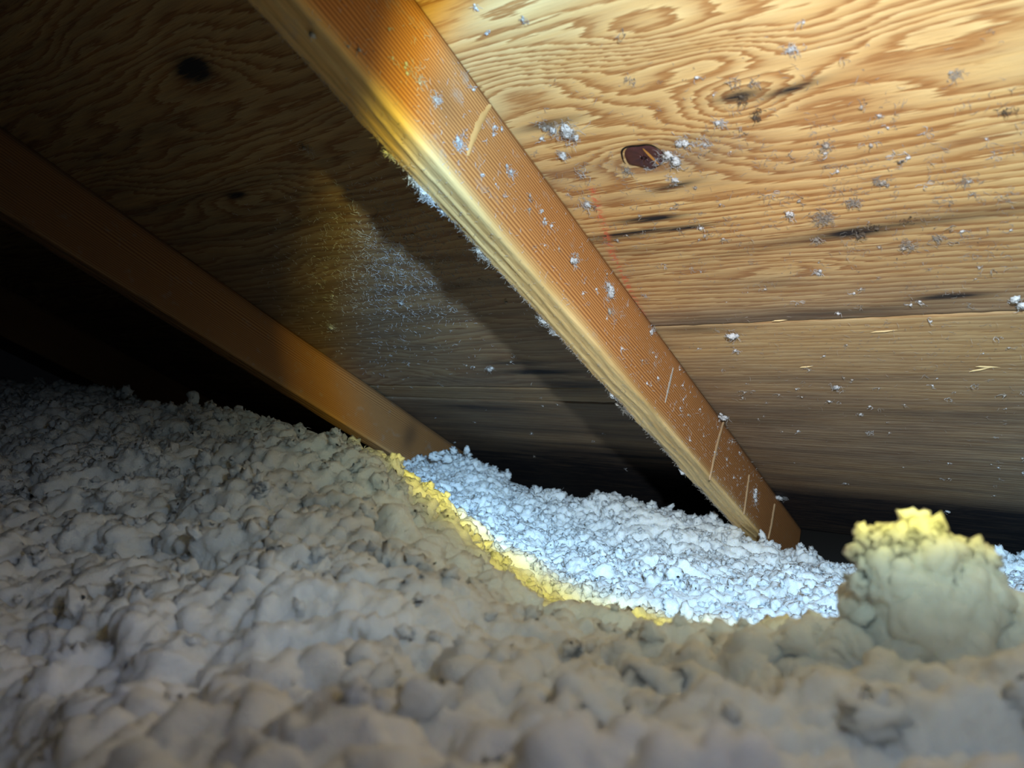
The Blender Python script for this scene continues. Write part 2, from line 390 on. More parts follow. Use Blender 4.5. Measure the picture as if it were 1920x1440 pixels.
# knot with its cracked rim, a part of the upper sheet
def knot(px, py, ru, rv):
    u, v = deck_uv(px, py)
    N = 40; rings = 7; V = []; Fq = []
    for k in range(rings):
        r = (k + 1) / rings
        for i in range(N):
            a = 2 * math.pi * i / N
            rr = r * (1 + .10 * math.sin(2 * a + .6) + .06 * math.sin(5 * a))
            dz = -.0015 * (1 - r ** 3) + (.0018 if k == rings - 1 else 0)
            V.append((u + ru * rr * math.cos(a), v + rv * rr * math.sin(a) * (1 if math.sin(a) > 0 else .8), D - .0008 + dz + .0003 * math.sin(9 * a + 5 * r)))
    for k in range(rings - 1):
        for i in range(N):
            Fq.append((k * N + i, k * N + (i + 1) % N, (k + 1) * N + (i + 1) % N, (k + 1) * N + i))
    V.append((u, v, D - .0024)); c = len(V) - 1
    for i in range(0, N, 2): Fq.append((c, i, (i + 1) % N, (i + 2) % N))
    kn = in_deck('knot', V, Fq, M_KNOT, pa); tag(kn, 'dark brown oval knot')
    V = []; Fq = []                                                     # open crack round its upper rim
    for i in range(30):
        a = math.radians(165 + i * 6.6)
        rr = (1 + .10 * math.sin(2 * a + .6) + .06 * math.sin(5 * a)); t = .0016 * math.sin(math.pi * i / 29) + .0004
        for q, zz in ((0, 0), (t, .0001)):
            V.append((u + (ru * rr + q) * math.cos(a), v + (rv * rr * .8 + q) * math.sin(a), D - .0012 - zz))
    for i in range(29): Fq.append((2 * i, 2 * i + 1, 2 * i + 3, 2 * i + 2))
    cr = in_deck('crack', V, Fq, M_RIM, pa)
    V = []; Fq = []
    for i in range(8):
        t = i / 7 * 2 - 1
        uc = u + ru * (.38 + .16 * t) ; vc = v + rv * .8 * t * .75; h = .0009 * (1 - t * t) + .0004
        V += [(uc - h, vc, D - .0026), (uc + h, vc, D - .0026)]
    for i in range(7): Fq.append((2 * i, 2 * i + 1, 2 * i + 3, 2 * i + 2))
    in_deck('resin_streak', V, Fq, M_RESIN, pa)
knot(1208, 292, .0175, .0175)

# ------------------------------------------------------------------ rafters
def make_rafter(ua, ub, w0, w1, v0, v1, seed, wane=1.0, label='', step=.0035, stains_shade=(), pk=1.0, base=0.0):
    """a 2x4 on edge: ua<ub across, w0 underside .. w1 against the sheathing"""
    r = .0018
    per = []                                                            # perimeter: right face down, underside, left face up, top
    def seg(a, b, n): return [(a[0] + (b[0] - a[0]) * i / n, a[1] + (b[1] - a[1]) * i / n) for i in range(n)]
    per += [(p, 0) for p in seg((ub, w1), (ub, w0 + r), 26)]
    per += [(p, 1) for p in seg((ub, w0 + r), (ub - r, w0), 2)]
    per += [(p, 2) for p in seg((ub - r, w0), (ua + r, w0), 24)]
    per += [(p, 3) for p in seg((ua + r, w0), (ua, w0 + r), 2)]
    per += [(p, 4) for p in seg((ua, w0 + r), (ua, w1), 14)]
    per += [(p, 5) for p in seg((ua, w1), (ub, w1), 6)]
    n = len(per); vs_ = np.arange(v0, v1, step); m = len(vs_)
    PU = np.array([p[0][0] for p in per]); PW = np.array([p[0][1] for p in per]); K = np.array([p[1] for p in per])
    U = np.repeat(PU[None], m, 0); W = np.repeat(PW[None], m, 0); V = np.repeat(vs_[:, None], n, 1)
    fu = (U - ua) / (ub - ua); fw = (W - w0) / (w1 - w0)
    low = fbm(P3(V.ravel() * 5, U.ravel() * 20, seed), 2).reshape(m, n)
    fine = fbm(P3(V.ravel() * 55, U.ravel() * 160, W.ravel() * 160), 3).reshape(m, n)
    under = ((K >= 1) & (K <= 3)).astype(float)
    # underside: torn, layered ridges running along, and bark-side wane on its left arris
    ph = fu * 3.2 + .9 * fbm(P3(V[:, 0] * 4.5, V[:, 0] * 0 + seed + 2), 2)[:, None] + .25 * low
    ridge = np.abs((ph % 1) - .5) * 2
    ledge = np.clip((ph % 1) * 1.25, 0, 1) ** 6
    W = W + under * (-.0011 * ledge * np.sin(np.pi * np.clip(fu, 0, 1)) + .0003 * fine) * wane
    lft = np.clip(1 - fu / .25, 0, 1) * (fw < .35)
    W = W + lft * wane * (.0006 + .0030 * fbm(P3(V.ravel() * 9, V.ravel() * 0 + seed, 3), 3).reshape(m, n)) * np.clip(1 - fw / .35, 0, 1)
    U = U + lft * wane * .0022 * fbm(P3(V.ravel() * 40, V.ravel() * 0 + seed, 8), 3).reshape(m, n) * np.clip(1 - fw / .35, 0, 1)
    U = U + (K == 0) * .0005 * low
    pts = np.stack([U, V, W], -1).reshape(-1, 3)
    idx = np.arange(m * n).reshape(m, n); j = np.roll(idx, -1, 1)
    Fq = np.stack([idx[:-1], idx[1:], j[1:], j[:-1]], -1).reshape(-1, 4)
    h = n // 2
    caps = []
    for row, s in ((idx[0], 1), (idx[-1], -1)):
        for a in range(h - 1): caps.append([row[a], row[a + 1], row[n - 2 - a], row[n - 1 - a]][::s])
    me = mesh_np('rafter', pts, np.concatenate([Fq, np.array(caps)]), M_RAFT, True)
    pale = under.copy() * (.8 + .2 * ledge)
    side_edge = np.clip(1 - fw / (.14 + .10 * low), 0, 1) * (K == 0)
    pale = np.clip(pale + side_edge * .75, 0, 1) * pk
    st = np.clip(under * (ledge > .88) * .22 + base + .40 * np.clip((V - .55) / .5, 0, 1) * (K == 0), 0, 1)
    for (sv, sw, rv_, rw, k) in stains_shade: st = st + k * np.exp(-((V - sv) / rv_) ** 2 - ((W - sw) / rw) ** 2)
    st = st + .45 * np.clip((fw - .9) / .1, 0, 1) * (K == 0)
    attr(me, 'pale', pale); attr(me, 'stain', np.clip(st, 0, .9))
    o = bpy.data.objects.new('rafter', me); link(o); o.matrix_world = DECK
    tag(o, label, 'rafter', 'roof rafters')
    return o
UR = -.8736 * D; WR = .0846 * D; SP = 1.4754 * D; W0 = .7932 * D
v, w_ = side_vw(1120, 520, UR); v2, w2 = side_vw(870, 240, UR)
r1 = make_rafter(UR - WR, UR, W0, D - .0006, -.5, 1.42, 1, 1.0, 'bright nearer wooden rafter crossing the middle, its pale torn underside speckled with lint',
                 stains_shade=((v2 - .03, w2, .02, .012, .35),))
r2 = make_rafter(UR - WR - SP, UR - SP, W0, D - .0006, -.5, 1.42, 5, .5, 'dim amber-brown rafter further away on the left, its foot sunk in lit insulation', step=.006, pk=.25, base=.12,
                 stains_shade=((.98, W0 + .05, .02, .03, .4), (.05, W0 + .04, .45, .2, .6)))  # the broad second patch paints shade on the unlit upper length
r3 = make_rafter(UR - WR - 2 * SP, UR - 2 * SP, W0, D - .0006, -.5, 1.42, 12, .6, 'third rafter lost in the dark behind the dim one', step=.01, pk=.2, base=.75)  # dark base puts the unlit gloom into the wood colour

# raised marks on the bright rafter's side face: splinter, glue beads
def strip_on_side(name, pix, width, proud, mat, parent, u=UR):
    V = []; Fq = []
    P = np.array([side_vw(x, y, u) for x, y in pix])
    t = np.linspace(0, 1, 14); seglen = np.concatenate([[0], np.cumsum(np.hypot(*np.diff(P, axis=0).T))]); seglen /= seglen[-1]
    Q = np.stack([np.interp(t, seglen, P[:, 0]), np.interp(t, seglen, P[:, 1])], -1)
    T = np.gradient(Q, axis=0); T /= np.linalg.norm(T, axis=1)[:, None]; Nn = np.stack([-T[:, 1], T[:, 0]], -1)
    for i in range(14):
        ww = width * (.35 + .65 * math.sin(math.pi * min(1, (i + .6) / 13.5))) * (1 + .25 * math.sin(i * 2.3))
        for s, h in ((-1, -.0004), (-.5, proud), (.5, proud), (1, -.0004)):
            V.append((u + h, Q[i, 0] + Nn[i, 0] * ww * s * .5, Q[i, 1] + Nn[i, 1] * ww * s * .5))
    for i in range(13):
        for k in range(3): Fq.append((4 * i + k, 4 * i + k + 1, 4 * i + k + 5, 4 * i + k + 4))
    Fq += [(0, 1, 2, 3), (52, 53, 54, 55)]
    return in_deck(name, V, Fq, mat, parent)
M_CHIP = plain('split_rafter_wood', (.66, .36, .13), .6, .3, 60)
M_BEAD = plain('dried_sap', (.46, .30, .17), .45, .3, 60)
tag(strip_on_side('splinter', [(918, 198), (900, 228), (886, 262), (876, 292)], .0080, .0016, M_CHIP, r1), 'paler lifted splinter')
for pts_ in ([(1356, 790), (1345, 830), (1336, 870), (1330, 900)], [(1404, 890), (1399, 930), (1394, 965)], [(1452, 945), (1446, 985), (1440, 1010)]):
    strip_on_side('sap_bead', pts_, .0075, .0018, M_BEAD, r1)
strip_on_side('sap_bead', [(1262, 690), (1254, 725), (1247, 755)], .0060, .0007, M_LINT_G, r1)

# ------------------------------------------------------------------ eave blocking, plaster ceiling below
def box_deck(name, a, b, mat):
    (x0, y0, z0), (x1, y1, z1) = a, b
    V = [(x, y, z) for x in (x0, x1) for y in (y0, y1) for z in (z0, z1)]
    Fq = [(0, 1, 3, 2), (4, 6, 7, 5), (0, 4, 5, 1), (2, 3, 7, 6), (0, 2, 6, 4), (1, 5, 7, 3)]
    return in_deck(name, V, Fq, mat, None, False)
M_BLACK = plain('eave_shade_board', (.012, .010, .009), .8, .4, 12)  # near black: the shade of the eave void is put into the colour
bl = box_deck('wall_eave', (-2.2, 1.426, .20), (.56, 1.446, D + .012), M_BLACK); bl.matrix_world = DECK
tag(bl, 'board closing the eave, coloured near black as painted shade', kind='structure')
V = [(-2.6, -1.2, 0), (1.6, -1.2, 0), (1.6, 1.9, 0), (-2.6, 1.9, 0), (-2.6, -1.2, -.012), (1.6, -1.2, -.012), (1.6, 1.9, -.012), (-2.6, 1.9, -.012)]
fl = in_deck('floor', V, [(0, 1, 2, 3), (7, 6, 5, 4), (0, 4, 5, 1), (1, 5, 6, 2), (2, 6, 7, 3), (3, 7, 4, 0)], M_PLASTER, None, False)
tag(fl, 'gypsum board below the insulation', kind='structure')

# ------------------------------------------------------------------ insulation
# ground frame: x right of the camera, y forward, z up, origin at the camera
fwd = M @ np.array([0, 0, 1.0]); fwd[2] = 0; fwd /= np.linalg.norm(fwd)
rgt = np.cross(fwd, [0, 0, 1.0])
GB = np.array([rgt, fwd, [0, 0, 1.0]])
GM = Matrix((tuple(rgt), tuple(fwd), (0, 0, 1))).transposed().to_4x4(); GM.translation = Vector(CAM)
def gpt(x, y, d): return GB @ (M @ (ray(x, y) * d))
# surface heights read off the picture: (pixel x, pixel y, distance)
ctrl = [  # foreground
    (0, 1440, .30), (300, 1440, .22), (700, 1440, .20), (1100, 1440, .20), (1500, 1440, .20), (1919, 1440, .20),
    (0, 1200, .42), (300, 1200, .36), (700, 1250, .32), (1100, 1290, .30), (1500, 1320, .27), (1919, 1280, .26),
    (0, 1000, .58), (250, 960, .62), (500, 980, .56), (700, 1000, .52), (850, 1100, .46), (1000, 1180, .42),
    # left mound, rising toward the dark
    (0, 860, .85), (120, 770, 1.05), (300, 830, .85), (0, 735, 1.5), (110, 735, 1.45), (300, 775, 1.2), (420, 790, 1.1), (500, 800, .95), (540, 830, .80), (640, 850, .74), (690, 862, .70),
    # near ridge that cuts across the lit hollow
    (760, 930, .64), (815, 1020, .60), (880, 1080, .575), (960, 1140, .55), (1060, 1182, .52), (1160, 1202, .50), (1260, 1212, .48), (1330, 1215, .46), (1400, 1195, .44), (1500, 1210, .40),
    (1560, 1225, .50), (1600, 1235, .42), (1720, 1225, .42), (1850, 1220, .42),
    # hollow beyond it
    (1000, 1130, .68), (1100, 1120, .72), (1200, 1130, .72), (1330, 1150, .72), (1450, 1150, .70), (900, 1020, .74), (800, 940, .86), (1000, 1050, .9), (1200, 1060, .9), (1400, 1080, .9), (1520, 1100, .85), (1600, 1110, .9),
    (1700, 1120, .8), (1900, 1120, .8),
    # far edge against the roof
    (730, 885, 1.30), (800, 880, 1.38), (860, 858, 1.44), (960, 910, 1.46), (1060, 962, 1.44), (1110, 942, 1.34), (1170, 938, 1.32), (1225, 965, 1.32), (1275, 1002, 1.30), (1330, 985, 1.22), (1420, 1030, 1.20), (1520, 1055, 1.18), (1590, 1095, 1.2), (1750, 1070, 1.1), (1900, 1060, 1.05),
    (900, 960, 1.15), (1100, 1000, 1.15), (1300, 1030, 1.1), (1500, 1080, 1.02), (620, 900, 1.3), (560, 880, 1.2),
]
C = np.array([gpt(*c) for c in ctrl])
extra = np.array([(-.35, .0, -.13), (0, -.05, -.10), (.35, .0, -.10), (-.3, .25, -.12), (.6, .3, -.12), (-1.3, .9, -.06), (-1.6, 1.6, 0.02), (-1.2, 2.0, .0), (-.4, 2.0, -.25), (.4, 2.0, -.36), (1.1, 1.6, -.34), (1.0, .9, -.28), (-.9, .3, -.10)])
C = np.concatenate([C, extra])
def tps(r2): return np.where(r2 > 1e-12, .5 * r2 * np.log(r2 + 1e-12), 0)
K = tps(((C[:, None, :2] - C[None, :, :2]) ** 2).sum(-1)) + np.eye(len(C)) * 3e-5
A = np.concatenate([np.ones((len(C), 1)), C[:, :2]], 1)
SYS = np.block([[K, A], [A.T, np.zeros((3, 3))]])
sol = np.linalg.solve(SYS, np.concatenate([C[:, 2], np.zeros(3)]))
def height(x, y):
    x = np.asarray(x, float); out = sol[-3] + sol[-2] * x + sol[-1] * y
    for k in range(len(C)): out += sol[k] * tps((x - C[k, 0]) ** 2 + (y - C[k, 1]) ** 2)
    return out

def grid_normals(P, nx, ny):
    G = P.reshape(nx, ny, 3)
    a = np.gradient(G, axis=0); b = np.gradient(G, axis=1)
    n = np.cross(a, b).reshape(-1, 3); n /= np.linalg.norm(n, axis=1)[:, None] + 1e-9
    return n
def fluff(P, nx, ny, amp=1.0, seed=0.0):
    """cauliflower lumps: rounded at the crest, creased in between, each octave pushed out along the last one's normals"""
    for k, (sc, am, wp) in enumerate(((.085, .0210, .5), (.040, .0170, .6), (.018, .0095, .8), (.0085, .0046, .9))):
        n = grid_normals(P, nx, ny)
        q = P / sc + seed + k * 31.7
        wv = np.stack([perlin(q * .9 + 50), perlin(q * .9 + 90), perlin(q * .9 + 130)], -1)
        q = q + wp * wv
        b = np.abs(perlin(q)) * 1.6                       # 0 in the creases
        b = np.sqrt(b + .02) - .55
        md = 1 + .7 * perlin(P / (sc * 2.8) + 200 + k)
        P = P + n * (b * am * amp * md)[:, None]
    return P

step = .0028
xs = np.arange(-1.30, 1.06, step); ys = np.arange(.06, 1.78, step)
X, Y = np.meshgrid(xs, ys, indexing='ij'); nx, ny = X.shape
cx = np.linspace(xs[0], xs[-1], 170); cy = np.linspace(ys[0], ys[-1], 130)     # heights on a coarse net, then bilinear
HX, HY = np.meshgrid(cx, cy, indexing='ij'); HC = height(HX.ravel(), HY.ravel()).reshape(HX.shape)
tmp = np.array([np.interp(ys, cy, HC[i]) for i in range(len(cx))])
Z = np.array([np.interp(xs, cx, tmp[:, j]) for j in range(len(ys))]).T
P = np.stack([X, Y, Z], -1).reshape(-1, 3)
P = fluff(P, nx, ny)
# keep below the sheathing and clear of it
Mg = GB @ M                                              # camera coords -> ground frame
ng_ = Mg @ nn; dist = P @ ng_
over = np.clip(dist - (D - .004), 0, None)
P = P - over[:, None] * ng_[None]
keep = ((np.abs(X) < .80 * Y + .34)).ravel()
idx = np.arange(nx * ny).reshape(nx, ny)
Fq = np.stack([idx[:-1, :-1], idx[1:, :-1], idx[1:, 1:], idx[:-1, 1:]], -1).reshape(-1, 4)
Fq = Fq[keep[Fq].all(1)]
used = np.zeros(nx * ny, bool); used[Fq.ravel()] = True; remap = np.cumsum(used) - 1
NRM = grid_normals(P, nx, ny)
me = mesh_np('insulation', P[used], remap[Fq], M_WOOL)
ins = bpy.data.objects.new('blown_insulation', me); link(ins); ins.matrix_world = GM
tag(ins, 'fluffy white loose-fill insulation heaped across the attic floor', 'insulation', kind='stuff')

# the tall clump near the lens on the right
def clump(name, cxp, cyp, dist, rx, ry, rz, seed, label, n=260, amp=.75, sq=(0, 0, 0)):
    th = np.linspace(0, 2 * np.pi, n, endpoint=False); ph = np.linspace(.02, np.pi - .35, n // 2)
    T, Pp = np.meshgrid(th, ph, indexing='ij')
    S = np.stack([np.sin(Pp) * np.cos(T), np.sin(Pp) * np.sin(T), np.cos(Pp)], -1).reshape(-1, 3)
    Q = S.copy(); r = 1 + .16 * fbm(S * 1.3 + seed, 2)
    Q = Q * r[:, None]
    # shoulders: square off the top a little, leave a notch
    Q[:, 2] = np.sign(Q[:, 2]) * np.abs(Q[:, 2]) ** .55
    Q = Q * np.array([rx, ry, rz])
    for k, (sc, am) in enumerate(((.045, .012), (.020, .0085), (.009, .0035))):
        G = Q.reshape(n, n // 2, 3)
        a = np.roll(G, -1, 0) - np.roll(G, 1, 0); b = np.gradient(G, axis=1)
        nr = np.cross(b, a).reshape(-1, 3); nr /= np.linalg.norm(nr, axis=1)[:, None] + 1e-9
        nr *= np.sign((nr * Q).sum(1))[:, None]
        q = Q / sc + seed + k * 11
        q = q + .5 * np.stack([perlin(q + 50), perlin(q + 90), perlin(q + 130)], -1)
        bb = np.sqrt(np.abs(perlin(q)) * 1.6 + .02) - .5
        Q = Q + nr * (bb * am * amp)[:, None]
    m2 = n // 2; idx = np.arange(n * m2).reshape(n, m2); j = np.roll(idx, -1, 0)
    Fq = np.stack([idx[:, :-1], idx[:, 1:], j[:, 1:], j[:, :-1]], -1).reshape(-1, 4)
    me = mesh_np(name, Q, Fq, M_WOOL)
    o = bpy.data.objects.new(name, me); link(o)
    c = gpt(cxp, cyp, dist)
    o.matrix_world = GM @ Matrix.Translation(Vector(c))
    tag(o, label, 'insulation', kind='stuff')
    return o
clump('insulation_clump', 1733, 1240, .335, .0325, .029, .0575, 3.1, 'tall blurred tuft of insulation standing up near the lens at right, yellow light on its crest')
clump('insulation_clump', 1560, 1318, .34, .030, .028, .036, 8.2, 'lower rounded insulation tuft leaning on the tall one from the left', n=200)
clump('insulation_clump', 1905, 1270, .33, .030, .030, .032, 5.7, 'low insulation tuft at the right border beside the tall one', n=200)

# ------------------------------------------------------------------ fibres
rng = np.random.RandomState(11)
def tubes(paths, radii, sides=3):
    V = []; Fq = []; o = 0
    for P_, r in zip(paths, radii):
        P_ = np.asarray(P_); m = len(P_)
        T = np.gradient(P_, axis=0); T /= np.linalg.norm(T, axis=1)[:, None] + 1e-12
        ref = np.array([.3, .2, .93]); a = np.cross(T, ref); a /= np.linalg.norm(a, axis=1)[:, None] + 1e-9; b = np.cross(T, a)
        tp = np.sin(np.linspace(.25, math.pi - .25, m)) * r
        for k in range(sides):
            an = 2 * math.pi * k / sides
            V.append(P_ + (a * math.cos(an) + b * math.sin(an)) * tp[:, None])
        ids = o + np.arange(sides * m).reshape(sides, m); j = np.roll(ids, -1, 0)
        Fq.append(np.stack([ids[:, :-1], ids[:, 1:], j[:, 1:], j[:, :-1]], -1).reshape(-1, 4)); o += sides * m
    return np.concatenate(V), np.concatenate(Fq)
def curl(p, L, d, wob, m=7, rs=rng):
    """one wandering fibre from p, length L, heading d"""
    P_ = [np.array(p, float)]; d = np.array(d, float); d /= np.linalg.norm(d) + 1e-9
    for _ in range(m - 1):
        d = d + rs.normal(size=3) * wob; d /= np.linalg.norm(d) + 1e-9
        P_.append(P_[-1] + d * L / (m - 1))
    return np.array(P_)
def blob(c, r, seed, n=10, sq=(1, 1, 1), rough=.45):
    th = np.linspace(0, 2 * np.pi, n, endpoint=False); ph = np.linspace(.15, np.pi - .15, n - 3)
    T, Pp = np.meshgrid(th, ph, indexing='ij')
    S = np.stack([np.sin(Pp) * np.cos(T), np.sin(Pp) * np.sin(T), np.cos(Pp)], -1).reshape(-1, 3)
    S = S * (1 + rough * perlin(S * 2.2 + seed * 3.7))[:, None] * np.array(sq) * r
    m2 = n - 3; idx = np.arange(n * m2).reshape(n, m2); j = np.roll(idx, -1, 0)
    Fq = np.stack([idx[:, :-1], idx[:, 1:], j[:, 1:], j[:, :-1]], -1).reshape(-1, 4)
    caps = [[idx[i, 0], idx[(i + 1) % n, 0], idx[(i + 2) % n, 0], idx[(i + 3) % n, 0]] for i in range(0, n - 3, 2)]
    return S + np.array(c), Fq
def merge(parts):
    V = []; Fq = []; o = 0
    for v_, f_ in parts:
        V.append(v_); Fq.append(f_ + o); o += len(v_)
    return np.concatenate(V), np.concatenate(Fq)

# surfaces: normal axes in the deck frame (local x, y, z)
def place(surf, x, y):
    if surf == 'deck': u, v_ = deck_uv(x, y); return (u, v_, D), (0, 0, -1)
    if surf == 'side': v_, w__ = side_vw(x, y, UR); return (UR, v_, w__), (1, 0, 0)
    if surf == 'side2': v_, w__ = side_vw(x, y, UR - SP); return (UR - SP, v_, w__), (1, 0, 0)
    if surf == 'under': u, v_ = deck_uv(x, y, W0); return (u, v_, W0 - .001), (0, 0, -1)
    if surf == 'edge': u, v_ = deck_uv(x, y, W0); return (UR - WR, v_, W0 + .002), (-.5, 0, -.8)
def orient(nrm):
    n_ = np.array(nrm, float); n_ /= np.linalg.norm(n_)
    t = np.array([0, 1, 0.]) - n_ * n_[1]; t /= np.linalg.norm(t); s = np.cross(t, n_)
    return Matrix((tuple(s), tuple(t), tuple(n_))).transposed().to_4x4()      # local z = off the surface, local y = down the slope

def tuft_mesh(size, strands, blobs, droop, flat, r, seed, mats):
    rs = np.random.RandomState(seed)
    parts = []
    for k in range(blobs):
        c = np.array([rs.normal() * size * .16, rs.normal() * size * .20, size * (.08 + .12 * rs.rand()) * (1 - flat * .7)])
        parts.append(blob(c, size * (.08 + .08 * rs.rand()), seed + k, 16, (1, 1.2, .6), 1.1))
        v0_, f0_ = parts[-1]; parts[-1] = (v0_ + rs.normal(size=v0_.shape) * size * .012, f0_)
    paths = []
    for k in range(strands * 2):
        p = np.array([rs.normal() * size * .2, rs.normal() * size * .22, size * .05 * rs.rand()])
        d = np.array([rs.normal(), rs.normal() + droop * 1.6, (.3 + .7 * rs.rand()) * (1 - flat)])
        c = curl(p, size * (.2 + .6 * rs.rand() ** 1.5), d, .75, 8, rs); c[:, 2] = np.abs(c[:, 2]) * (1 - .6 * flat) + .0003
        paths.append(c)
    parts.append(tubes(paths, [r * (.6 + .9 * rs.rand()) for _ in paths]))
    return parts
def add_tuft(surf, x, y, size, label, name='fiber_tuft', strands=26, blobs=3, droop=.4, flat=.3, r=.00017, mat=None, seed=None, rot=0.0, cat='lint tuft'):
    p, nrm = place(surf, x, y)
    parts = tuft_mesh(size, strands, blobs, droop, flat, r, seed or int(x * 7 + y) % 9973, None)
    v_, f_ = merge(parts)
    o = bpy.data.objects.new(name, mesh_np(name, v_, f_, mat or M_LINT)); link(o)
    o.matrix_world = DECK @ Matrix.Translation(Vector(p)) @ orient(nrm) @ Matrix.Rotation(rot, 4, 'Z')
    return tag(o, label, cat, 'fibre tufts stuck to the wood')

